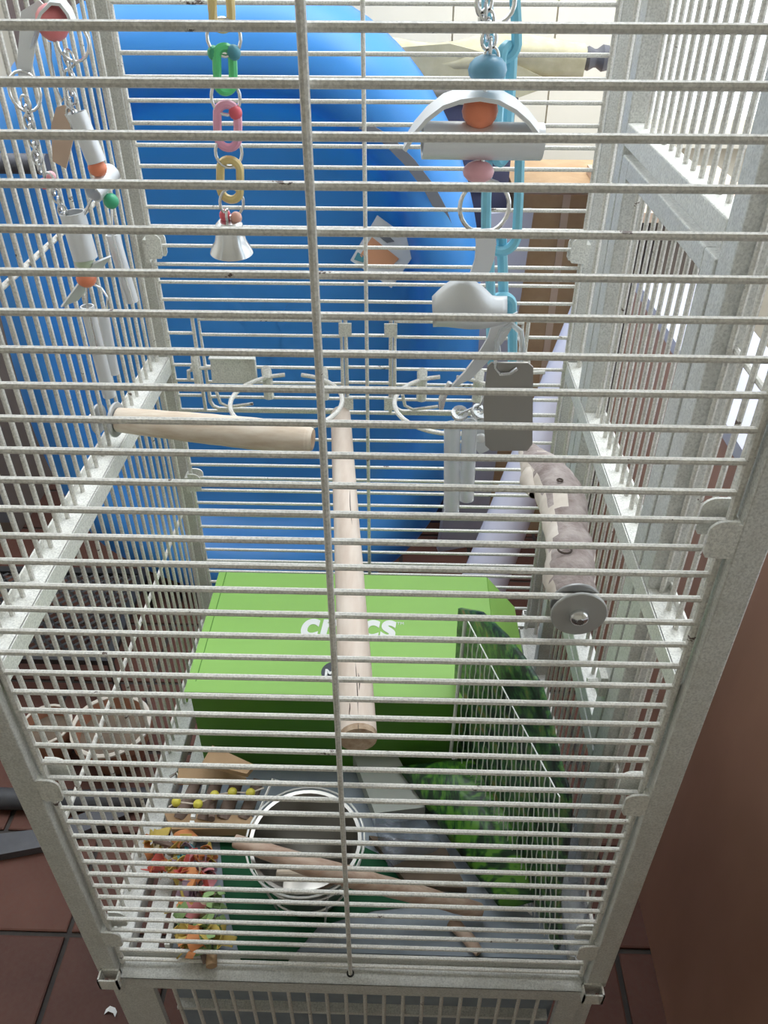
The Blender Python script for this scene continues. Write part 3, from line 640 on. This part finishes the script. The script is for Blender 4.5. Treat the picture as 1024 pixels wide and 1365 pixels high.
pt = at(432, 903, 'z', bz); text('size_letter', 'M', 'print_white', (pt.x, pt.y, bz + .0009), .021, lid, .0008)

# steel bowl in its wire holder
bc = Vector((-.060, .099, ZB))
t = thing('feeding_bowl', 'shiny stainless steel bowl sitting in a round wire holder on the tray', 'bowl', bc)
tl = Vector((0, 0, 1))
prof = [(r_, z_ * 1.22) for r_, z_ in [(.0001, .004), (.036, .004), (.043, .009), (.058, .062), (.064, .090), (.070, .098), (.0705, .1005), (.066, .100), (.055, .062), (.040, .014), (.036, .0105), (.012, .0135), (.0001, .0135)]]
obj('bowl', MB().lathe(prof, bc, tl, 44), 'bowl_steel', t)
for R_, z, dx in ((.0745, .122, 0), (.069, .101, .002), (.060, .056, 0)):
    obj('holder_ring', MB().ring(bc + Vector((dx, 0, z)), R_, .0014, tl, 40, 6), 'wire_chrome', t)
for an in (0.5, 2.6, 3.9, 5.2):
    u = Vector((math.cos(an), math.sin(an), 0))
    obj('holder_wire', MB().tube([bc + u * .0748 + Vector((0, 0, .124)), bc + u * .069 + Vector((0, 0, .101)), bc + u * .0605 + Vector((0, 0, .056)), bc + u * .050 + Vector((0, 0, .0015))], .0014, 6), 'wire_chrome', t)
obj('hook_wire', MB().tube([at(364, 1038, 'z', .585), at(352, 1066, 'z', .573), at(340, 1095, 'z', .562), at(333, 1120, 'z', .548), at(338, 1160, 'z', .53)], .0017, 6), 'wire_chrome', t)
obj('hook_wire', MB().tube([at(366, 1040, 'z', .58), at(390, 1047, 'z', .570)], .0015, 6), 'wire_chrome', t)

wb_ = MB(); q0 = at(402, 1163, 'z', .538); wb_.box(q0, (.062, .026, .014), (math.radians(-42), 0, .06)); wo = obj('wooden_block', wb_, 'wood_perch', None, False)
bm_ = wo.modifiers.new('bevel', 'BEVEL'); bm_.width = .004; bm_.segments = 2
tag(wo, 'small pale wooden block lying inside the steel bowl', 'block')
g = at(148, 1349, 'z', .001); tag(obj('paper_scrap', MB().strip([g + Vector((-.010, 0, 0)), g + Vector((-.003, .003, .006)), g + Vector((.006, .001, .004)), g + Vector((.010, -.004, .001))], .008, .0006, (.2, 1, .2)), 'print_white', None), 'tiny curled white paper scrap on the tile near the front leg', 'scrap')
# loose sticks
def stick(name, lab, pts, rad, seed, hole=None):
    b, o_, r_ = dowel(pts, rad, 12, .06, seed); t_ = thing(name, lab, 'stick', (pts[0][0], pts[0][1], min(p[2] for p in pts) - rad[0])); obj('shaft', b, 'stick_wood', t_)
    for e_, f_ in ((0, 1), (-1, -2)):
        pe = Vector(pts[e_]); obj('cut_end', endcap(pe, pe - Vector(pts[f_]), rad[e_], .002), 'wood_cut', t_)
    if hole is not None: obj('drilled_hole', MB().ball(hole, .0022, .6), 'crack', t_)
    return t_
A = at(313, 1121, 'z', .592); B = at(425, 1158, 'z', .588); D_ = at(540, 1188, 'z', .52); E_ = at(640, 1214, 'z', .468)
stick('wooden_stick', 'long pinkish wooden stick leaning across the steel bowl', [A, B, D_, E_], [.008, .0125, .012, .0095], 11, at(629, 1215, 'z', .478))
stick('wooden_stick', 'short brown wooden peg lying on the tray behind the front bars', [at(602, 1228, 'z', .456), at(625, 1252, 'z', .456), at(639, 1270, 'z', .456)], [.0085, .0085, .006], 12)

# cardboard and log foraging toy with yellow beads
t = thing('foraging_toy', 'brown foraging toy of cardboard slabs and wooden pegs with yellow beads', 'bird toy', at(270, 1080, 'z', ZB))
def slab(pxs, z, th, mat, name='cardboard_slab'): obj(name, MB().prism([at(px, py, 'z', z) for px, py in pxs][::-1], -th), mat, t, False)
slab([(232, 1115), (222, 1094), (330, 1090), (352, 1114)], .466, .018, 'cardboard'); slab([(238, 1046), (240, 1028), (322, 1028), (330, 1046)], .50, .012, 'cardboard'); slab([(270, 1022), (284, 998), (340, 1024), (330, 1036)], .535, .008, 'cardboard')
for i, (a_, b_, r_) in enumerate((((240, 1092), (262, 1042), .010), ((272, 1094), (290, 1040), .011), ((298, 1092), (318, 1038), .011), ((325, 1092), (345, 1040), .010), ((285, 1060), (282, 1092), .006))):
    obj('peg', MB().tube([at(*a_, 'z', .478), at(*b_, 'z', .500)], [r_, r_ * .8], 12), 'brown_log', t)
for px, py in ((235, 1069), (264, 1072), (286, 1060), (310, 1056), (334, 1057)): obj('bead', MB().ball(at(px, py, 'z', .512), .0068, .85, (0, -.4, 1)), 'yellow_bead', t)
for px, py in ((258, 1088), (256, 1098)): obj('white_cube', MB().box(at(px, py, 'z', .50), (.006, .006, .006)), 'print_white', t, False)
obj('cord', MB().tube([at(px, py, 'z', .512) for px, py in ((225, 1076), (235, 1069), (264, 1072), (286, 1060), (310, 1056), (334, 1057), (352, 1050))], .0012, 5), 'wood_pale', t)
obj('steel_hook', MB().tube([at(px, py, 'z', .49) for px, py in ((226, 1036), (236, 1030), (240, 1038), (232, 1046))], .002, 6), 'steel', t)

# colourful shredded paper toy: many curled strips along a stem
t = thing('shredding_toy', 'colourful shredding toy of crinkled paper knots lying along the tray edge', 'bird toy', at(265, 1200, 'z', ZB))
spine = [at(px, py, 'z', z) for px, py, z in ((205, 1120, .485), (240, 1130, .475), (275, 1140, .475), (268, 1170, .475), (265, 1200, .472), (270, 1230, .472), (268, 1262, .470), (275, 1284, .462))]
obj('stem', MB().tube(spine, .004, 8), 'brown_log', t)
cols = {'p_orange': (.72, .26, .07), 'p_yellow': (.70, .52, .10), 'p_green': (.30, .48, .17), 'p_pink': (.72, .25, .28), 'p_purple': (.34, .22, .30), 'p_teal': (.08, .38, .42), 'p_cream': (.66, .56, .36), 'p_red': (.66, .10, .07)}
strips = {}
for i, (k, c) in enumerate(cols.items()):
    plain(k, tuple(x * .8 + .03 for x in c), .8); rnd = random.Random(i); b = MB(); L = .0105
    pts = [Vector((L * math.sin(a * 1.5 - .9), .5 * L * math.cos(a * 2.2), L * .6 * math.sin(a * 2.7 + i))) for a in [q / 6 * 1.6 for q in range(7)]]
    b.strip(pts, .012, .0008, (.3, 1, .4)); strips[k] = b.mesh('paper_strip', k, Vector((0, 0, 0)), True)
clus = [(205, 1124, ['p_yellow', 'p_orange', 'p_yellow', 'p_cream'], .010, 9), (212, 1152, ['p_red', 'p_orange'], .009, 7), (236, 1128, ['p_yellow', 'p_cream', 'p_orange'], .010, 8), (246, 1142, ['p_teal', 'p_purple'], .010, 9), (252, 1158, ['p_pink', 'p_red'], .009, 8),
        (230, 1160, ['p_orange', 'p_orange', 'p_yellow'], .009, 7), (278, 1142, ['p_orange', 'p_orange', 'p_yellow'], .010, 9), (272, 1160, ['p_purple', 'p_pink'], .010, 8), (258, 1178, ['p_orange', 'p_green', 'p_cream'], .010, 9), (258, 1193, ['p_purple', 'p_pink', 'p_purple'], .012, 10), (278, 1180, ['p_pink', 'p_red'], .008, 5),
        (252, 1208, ['p_yellow', 'p_yellow', 'p_orange'], .011, 9), (280, 1206, ['p_pink', 'p_green', 'p_green'], .011, 8), (248, 1222, ['p_green', 'p_green'], .009, 7), (270, 1220, ['p_cream', 'p_pink'], .010, 7), (250, 1244, ['p_orange', 'p_yellow', 'p_orange'], .012, 12), (280, 1240, ['p_green', 'p_green', 'p_yellow'], .012, 11), (256, 1260, ['p_yellow', 'p_orange'], .010, 8), (285, 1256, ['p_green', 'p_cream', 'p_yellow'], .010, 7)]
for px, py, cs, sp_, n in clus:
    c = at(px, py, 'z', .474)
    for i in range(n):
        o = bpy.data.objects.new('paper_strip', strips[random.choice(cs)]); C.objects.link(o); o.parent = t; ORG[o] = ORG[t]
        o.location = c + Vector((random.gauss(0, sp_ * .55), random.gauss(0, sp_ * .55), random.uniform(-.014, .014))) - ORG[t]; o.rotation_euler = [random.uniform(0, 6.3) for _ in range(3)]; s_ = random.uniform(.8, 1.35); o.scale = (s_, s_, s_)
obj('wooden_peg', MB().tube([at(282, 1270, 'z', .464), at(282, 1288, 'z', .464)], .007, 10), 'cardboard', t)

# dark green sheet under the bowl, cards, bags
def flat(name, lab, cat, pxs, z, th, mat):
    return tag(obj(name, MB().prism([at(px, py, 'z', z) for px, py in pxs][::-1], -th), mat, None, False), lab, cat)
flat('plastic_sheet', 'dark green plastic sheet spread flat under the steel bowl', 'sheet', [(290, 1090), (420, 1098), (560, 1165), (590, 1205), (500, 1214), (425, 1235), (382, 1284), (322, 1284), (300, 1200)], ZB, .0012, 'dark_green')
flat('card_piece', 'pale grey folded card lying between the shoe box and the leafy bag', 'card', [(468, 1012), (528, 1020), (566, 1092), (500, 1100)], ZB + .002, .03, 'pale_card')
flat('card_piece', 'dark brown card strip lying under the leafy bag and clear bag', 'card', [(492, 1120), (590, 1130), (622, 1190), (545, 1186)], ZB + .0015, .012, 'dark_card')
rn = random.Random(21)
def crumple(name, lab, cat, pxs, z, hgt, mat, nu=14, nv=12, seed=0, fold=1.0):
    c4 = [at(px, py, 'z', zz) for (px, py), zz in zip(pxs, z)]; r_ = random.Random(seed)
    ph = [r_.uniform(0, 6) for _ in range(8)]
    def fn(u, v_):
        p = (c4[0] * (1 - u) + c4[1] * u) * (1 - v_) + (c4[3] * (1 - u) + c4[2] * u) * v_
        edge = math.sin(PI * u) * math.sin(PI * v_)
        n_ = math.sin(u * 9 + ph[0] + 3 * v_) * .35 + math.sin(v_ * 11 + ph[1] + 4 * u) * .3 + math.sin((u + v_) * 15 + ph[2]) * .2 + math.sin((u - v_) * 21 + ph[3]) * .15
        return p + Vector((0, 0, hgt * (max(edge, .0) ** .5 + .35 * fold * n_ * (.3 + edge))))
    b = MB(); b.sheet(fn, nu, nv); o = obj(name, b, mat, None); m = o.modifiers.new('thick', 'SOLIDIFY'); m.thickness = .0012; m.offset = -1
    return tag(o, lab, cat)
crumple('plastic_bag', 'small crumpled clear plastic bag lying on the dark card', 'plastic bag', [(494, 1088), (566, 1092), (592, 1128), (518, 1156)], [.492, .496, .490, .478], .014, 'clear_plastic', 30, 24, 3, 2.6)
crumple('food_bag', 'green leaf printed bag lying in front of the wire rack', 'bag', [(530, 1022), (640, 1010), (738, 1195), (668, 1212)], [.49, .53, .50, .470], .030, 'leaf_print', 18, 18, 5, .6)
crumple('plastic_wrap', 'thin clear wrap hanging down beside the wire rack near the front corner', 'plastic wrap', [(722, 1050), (768, 1090), (792, 1282), (742, 1270)], [.56, .56, .466, .470], .010, 'clear_plastic', 12, 16, 8, 1.8)
# upright dark pouch behind the rack
rTL, rTR = at(621, 822, 'y', .274), at(746, 1062, 'y', .026); rBL, rBR = at(601, 1003, 'y', .274), at(738, 1280, 'y', .026)
nrm = (rTR - rTL).cross(rBL - rTL).normalized()
if nrm.x < 0: nrm = -nrm
b = MB(); off = nrm * .010
P0 = rTL + nrm * .012
def onpl(px, py):
    d = RF * F + RX * (px - 512) - RY * (py - 682.5); p = CAM + d * ((P0 - CAM).dot(nrm) / d.dot(nrm))
    return p if p.y > .018 else at(px, py, 'y', .018)
otl = [onpl(px, py) for px, py in ((607, 812), (636, 818), (668, 848), (692, 880), (714, 916), (728, 968), (740, 1020), (752, 1062))]
obl = [onpl(px, py) for px, py in ((598, 985), (738, 1270))]
def pouch(u, v_):
    k = min(int(u * 7), 6); top_ = otl[k].lerp(otl[k + 1], u * 7 - k); bot = obl[0].lerp(obl[1], u)
    w_ = math.sin(PI * min(max(u, 0), 1)) * math.sin(PI * v_)
    return top_.lerp(bot, v_) + nrm * (.004 + .006 * w_ * (1 if u < .85 else .3) + .004 * math.sin(u * 14) * math.sin(v_ * 8) * (1 if 0 < v_ < 1 else 0))
b.sheet(pouch, 21, 12); o = obj('food_bag', b, 'feather_print', None); m = o.modifiers.new('thick', 'SOLIDIFY'); m.thickness = .005; m.offset = 1
tag(o, 'dark green patterned pouch standing upright right behind the wire rack', 'bag')
t = thing('wire_rack', 'chrome rack of thin crimped wires leaning against the dark green pouch', 'wire rack', rBL)
obj('frame_bar', MB().tube([rTL, rBL, rBL + (rBR - rBL) * .06 + Vector((0, 0, -.002)), rBR], .0026, 8), 'rack_wire', t)
obj('frame_bar', MB().tube([rTL, rTR, rBR], .0008, 6), 'rack_wire', t)
for i in range(1, 22):
    u = (i / 22) ** .92; a_, e_ = rTL.lerp(rTR, u), rBL.lerp(rBR, u); sd_ = (rTR - rTL).normalized()
    n = 26; pts = [a_.lerp(e_, k / n) + sd_ * .0010 * (1 if k % 4 < 2 else -1) for k in range(n + 1)]
    obj('crimped_wire', MB().tube(pts, .0008, 4), 'rack_wire', t)

# ------------------------------------------------------------------ behind and around the cage
# blue plastic pool shell standing on edge
a_, bz_, n_ = .50, .70, 2.4
t = thing('paddling_pool', 'big bright blue moulded plastic pool shell standing on edge behind the cage', 'paddling pool', (-.278, 1.2, 0))
b = MB(); NA, prof = 96, [(1.0, .17), (1.0, .12), (.992, .085), (.972, .05), (.94, .022), (.90, .006), (.86, 0), (.82, .002), (.79, .014), (.765, .04), (.745, .08), (.72, .12), (.68, .145), (.60, .155), (.45, .158), (.25, .16), (.08, .16)]
vs_ = []
for k, (s_, dy) in enumerate(prof):
    for j in range(NA):
        an = 2 * PI * j / NA; c_, sn = math.cos(an), math.sin(an)
        a_, n_ = (.50, 2.35) if c_ > 0 else (.575, 2.8)
        x = a_ * math.copysign(abs(c_) ** (2 / n_), c_) * s_; z = bz_ * math.copysign(abs(sn) ** (2 / n_), sn) * s_
        lob = .016 * math.cos(an * 9) * (1 if .74 < s_ < .95 else .15)
        vs_.append((-.278 + x, 1.10 + dy + (bz_ + z) * .06 + lob * .5, bz_ + z + .001))
fs = [(i * NA + j, (i + 1) * NA + j, (i + 1) * NA + (j + 1) % NA, i * NA + (j + 1) % NA) for i in range(len(prof) - 1) for j in range(NA)] + [tuple((len(prof) - 1) * NA + j for j in range(NA))]
b.add(vs_, fs); o = obj('shell', b, 'blue_plastic', t); m = o.modifiers.new('thick', 'SOLIDIFY'); m.thickness = .004; m.offset = -1
bpy.context.view_layer.update()
def onpool(px, py, y): return at(px, py, 'y', y)
yl = 1.245
obj('sticker', MB().prism([onpool(px, py, yl + (340 - py) * .0001) for px, py in ((467, 347), (503, 287), (560, 328), (522, 384))][::-1], .001), 'sticker_white', t, False)
obj('sticker_print', MB().prism([onpool(px, py, yl - .002 + (340 - py) * .0001) for px, py in ((480, 340), (496, 316), (532, 345), (520, 358), (490, 356))][::-1], .0006), 'sticker_orange', t, False)
obj('sticker_print', MB().prism([onpool(px, py, yl - .002 + (340 - py) * .0001) for px, py in ((506, 316), (514, 310), (526, 322), (516, 324))][::-1], .0006), 'slate', t, False)
obj('sticker_print', MB().prism([onpool(px, py, yl - .002 + (340 - py) * .0001) for px, py in ((472, 346), (477, 336), (490, 345), (484, 350))][::-1], .0006), 'teal_bead', t, False)
b = MB(); b.strip([onpool(px, py, 1.150 + .0001 * (py - 160)) for px, py in ((486, 168), (515, 185), (545, 215), (572, 250), (588, 280), (604, 325), (612, 345))], .022, .002, (1, 0, .35)); obj('strap', b, 'slate', t)

# rolled parasol
t = thing('parasol', 'rolled cream canvas parasol with black end knob lying crosswise behind the pool shell', 'parasol', (.2, 1.5, 1.18))
yq = 1.52
pa, pb = at(440, 84, 'y', yq), at(778, 78, 'y', yq)
b = MB(); N_ = 22
pts = [pa.lerp(pb, i / 12) + Vector((0, 0, .006 * math.sin(i * .9))) for i in range(13)]; rr = [.040 + .004 * math.sin(i) for i in range(13)]; rr[-1] = .034
b.tube(pts, rr, N_)
for i, v in enumerate(b.v):
    j = i % N_; cc = pts[min(i // N_, 12)]; d = v - cc; b.v[i] = cc + d * (1 + .10 * math.sin(j * 2 * PI / N_ * 4 + (i // N_) * .35))
obj('canopy', b, 'canvas', t)
b = MB()
b.prism([at(px, py, 'y', yq - .04) for px, py in ((500, 96), (520, 64), (600, 58), (668, 76), (742, 112), (692, 130), (560, 114))][::-1], .008); obj('canopy_fold', b, 'canvas', t, False)
dr = (pb - pa).normalized(); b = MB(); b.lathe([(.0001, 0), (.020, 0), (.024, .010), (.018, .022), (.018, .028), (.026, .040), (.024, .052), (.014, .056), (.012, .058), (.012, .07), (.0001, .07)], pb, dr, 20); obj('end_knob', b, 'dark_grey', t)
obj('pole', MB().cyl(pa - dr * .6, pa, .016, 10), 'dark_grey', t)
def carton(name, lab, cat, x0, x1, y0, y1, z0, z1, mat, mat2=None):
    t_ = thing(name, lab, cat, ((x0 + x1) / 2, (y0 + y1) / 2, z0)); obj('carton_body', MB().b2((x0, y0, z0), (x1, y1, z1)), mat, t_, False); return t_
# boxes stacked behind, to the right
t = carton('cardboard_carton', 'tall plain brown cardboard carton with an open flap behind the cage', 'box', .305, .60, 1.47, 1.80, 0, .984, 'cardboard')
obj('carton_flap', MB().prism([(.305, 1.468, .984), (.49, 1.468, .984), (.49, 1.36, 1.02), (.33, 1.36, 1.02)], .004), 'tan_board', t, False)
obj('carton_seam', MB().b2((.415, 1.467, .05), (.432, 1.470, .99)), 'tan_board', t, False)
t = carton('storage_case', 'dark grey blue case standing beside the brown carton', 'case', .02, .290, 1.50, 1.76, 0, 1.165, 'navy_dark')
for z in (1.12, 1.09, .98): obj('case_band', MB().b2((.09, 1.496, z), (.25, 1.501, z + .006)), 'lilac_board', t, False)
obj('case_lid', MB().b2((.015, 1.494, 1.165), (.294, 1.765, 1.180)), 'dark_grey', t, False)
tag(obj('foam_board', MB().prism([(.165, 1.36, 0), (.30, 1.40, 0), (.345, 1.43, .96), (.245, 1.40, .96)], .02), 'lilac_board', None, False), 'lilac grey foam board leaning upright between the pool shell and the carton', 'board')
b = MB(); pA, pB = at(640, 790, 'y', 1.0), at(800, 372, 'y', 1.25); dirn = (pB - pA).normalized(); pA = pA - dirn * (pA.z / dirn.z - .03)
pts = [pA.lerp(pB, k / 10) for k in range(11)]; t = thing('paper_roll', 'thick pale lavender roll of sheeting leaning behind the cage', 'roll', pA); 
obj('roll', MB().tube(pts, [.062 - .0026 * k for k in range(11)], 24), 'lavender_sheet', t)
obj('core', MB().pipe(pB - dirn * .001, pB + dirn * .002, .030, .018, 20), 'cardboard', t)
b = MB(); b.b2((.545, 1.30, 1.005), (.75, 1.62, 1.012)); b.b2((.56, 1.32, 1.012), (.74, 1.60, 1.02)); tag(obj('paper_stack', b, 'print_white', None, False), 'flat stack of white paper on the tan board', 'paper')
tag(obj('shelf_board', MB().b2((.50, 1.26, .985), (.82, 1.66, 1.005)), 'tan_board', None, False), 'tan wooden board carrying the white paper stack', 'board')
t = thing('side_table', 'dark taupe low cupboard standing against the back wall behind the roll', 'cupboard', (.75, 1.5, 0)); obj('cupboard_body', MB().b2((.605, 1.30, 0), (.85, 1.68, .985)), 'taupe', t, False); obj('cupboard_door', MB().b2((.615, 1.292, .05), (.84, 1.30, .94)), 'taupe', t, False); obj('knob', MB().ball((.64, 1.285, .6), .012), 'dull_steel', t)

# brown cabinet to the right of the cage
t = thing('cabinet', 'long narrow brown laminate cabinet beside the cage, scuffed near the floor', 'cabinet', (.586, .12, 0))
obj('cabinet_body', MB().b2((.518, -.85, .0), (.655, 1.12, .90)), 'brown_laminate', t, False)
obj('cabinet_top', MB().b2((.512, -.86, .90), (.66, 1.13, .922)), 'lilac_board', t, False)
# left side: pots, crate, hose, slab, panels
def pot(name, lab, p, R, h):
    t_ = thing(name, lab, 'flower pot', p); obj('pot', MB().lathe([(.0001, 0), (R * .66, 0), (R * .92, h * .78), (R, h * .78), (R, h), (R * .9, h), (R * .82, h * .7), (.0001, h * .7)], p, (0, 0, 1), 24), 'terracotta_pot', t_)
    b = MB().ring(Vector(p) + Vector((0, 0, h)), R * .95, R * .06, (0, 0, 1), 24, 6); obj('whitened_rim', b, 'limewash', t_); obj('soil', MB().lathe([(.0001, h * .72), (R * .84, h * .72)], p, (0, 0, 1), 20), 'dark_card', t_)
g = at(75, 1000, 'z', 0.0); pot('flower_pot', 'small terracotta pot with a limed rim on the tiles', (g.x, g.y, 0), .055, .09)
g = at(160, 1005, 'z', 0.0); pot('flower_pot', 'larger terracotta pot with a flaky white rim beside the cage leg', (g.x + .0, g.y, 0), .085, .10)
t = thing('plastic_crate', 'black lattice plastic crate on the tiles outside the cage', 'crate', (-.80, .93, 0))
b = MB(); b.b2((-1.0, .78, .125), (-.60, .80, .14)); b.b2((-1.0, 1.08, .125), (-.60, 1.10, .14)); b.b2((-1.0, .80, .125), (-.98, 1.08, .14)); b.b2((-.62, .80, .125), (-.60, 1.08, .14))
for x in (-1.0, -.612): 
    for y in (.78, 1.088): b.b2((x, y, 0), (x + .012, y + .012, .125))
obj('crate_rim', b, 'black_plastic', t, False)
def ribs(b, z):
    for i in range(-14, 30):
        for s_ in (-1, 1):
            x0 = -1.0 + i * .028; p, q = Vector((x0, .79, z)), Vector((x0 + s_ * .30, 1.09, z)); 
            def clipx(p, q):
                for lim, sg in ((-.995, 1), (-.605, -1)):
                    if (p.x - lim) * sg < 0 and (q.x - lim) * sg < 0: return None
                    if (p.x - lim) * sg < 0: p = p.lerp(q, (lim - p.x) / (q.x - p.x))
                    if (q.x - lim) * sg < 0: q = q.lerp(p, (lim - q.x) / (p.x - q.x))
                return p, q
            r_ = clipx(p, q)
            if r_ and (r_[0] - r_[1]).length > .01: b.tube(r_, .0035, 4, caps=False)
b = MB(); ribs(b, .132); o = obj('lattice', b, 'black_plastic', t, False); o['kind'] = 'stuff'
g = at(0, 1065, 'z', .02); b = MB().tube([(g.x - .5, g.y + .02, .022), (g.x, g.y, .022), (-.60, .50, .022), (-.40, .515, .022), (-.1, .56, .022)], .022, 12); tag(obj('black_pipe', b, 'rubber', None), 'black rubber pipe lying on the tiles and running under the cage', 'pipe')
b = MB(); b.prism([at(px, py, 'z', .02) for px, py in ((-60, 1150), (-60, 1118), (60, 1104), (170, 1060), (170, 1085), (60, 1128))][::-1], .02); tag(obj('slate_slab', b, 'slate_slab', None, False), 'dark flat slate strip on the tiles beside the black pipe', 'slab')
t = thing('grey_cupboard', 'dull brown grey cupboard with dark recess standing beyond the blue shell', 'cupboard', (-1.25, 1.55, 0))
obj('cupboard_body', MB().b2((-1.65, 1.42, 0), (-1.10, 1.85, .66)), 'taupe', t, False); obj('cupboard_top', MB().b2((-1.67, 1.40, .66), (-1.08, 1.86, .69)), 'dark_grey', t, False)
obj('cupboard_door', MB().b2((-1.37, 1.412, .04), (-1.12, 1.42, .62)), 'slate', t, False); obj('knob', MB().ball((-1.35, 1.405, .4), .012), 'dull_steel', t)
b = MB(); g = at(0, 218, 'y', 1.0); b.cyl((g.x - .6, 1.0, g.z), (g.x + .085, 1.0, g.z), .017, 12); b.cyl((g.x - .55, 1.0, g.z), (g.x - .55, 1.0, .0), .017, 12); t = tag(obj('clothes_rail', b, 'dark_grey', None), 'dark metal rail with one upright standing beside the blue shell', 'rail')
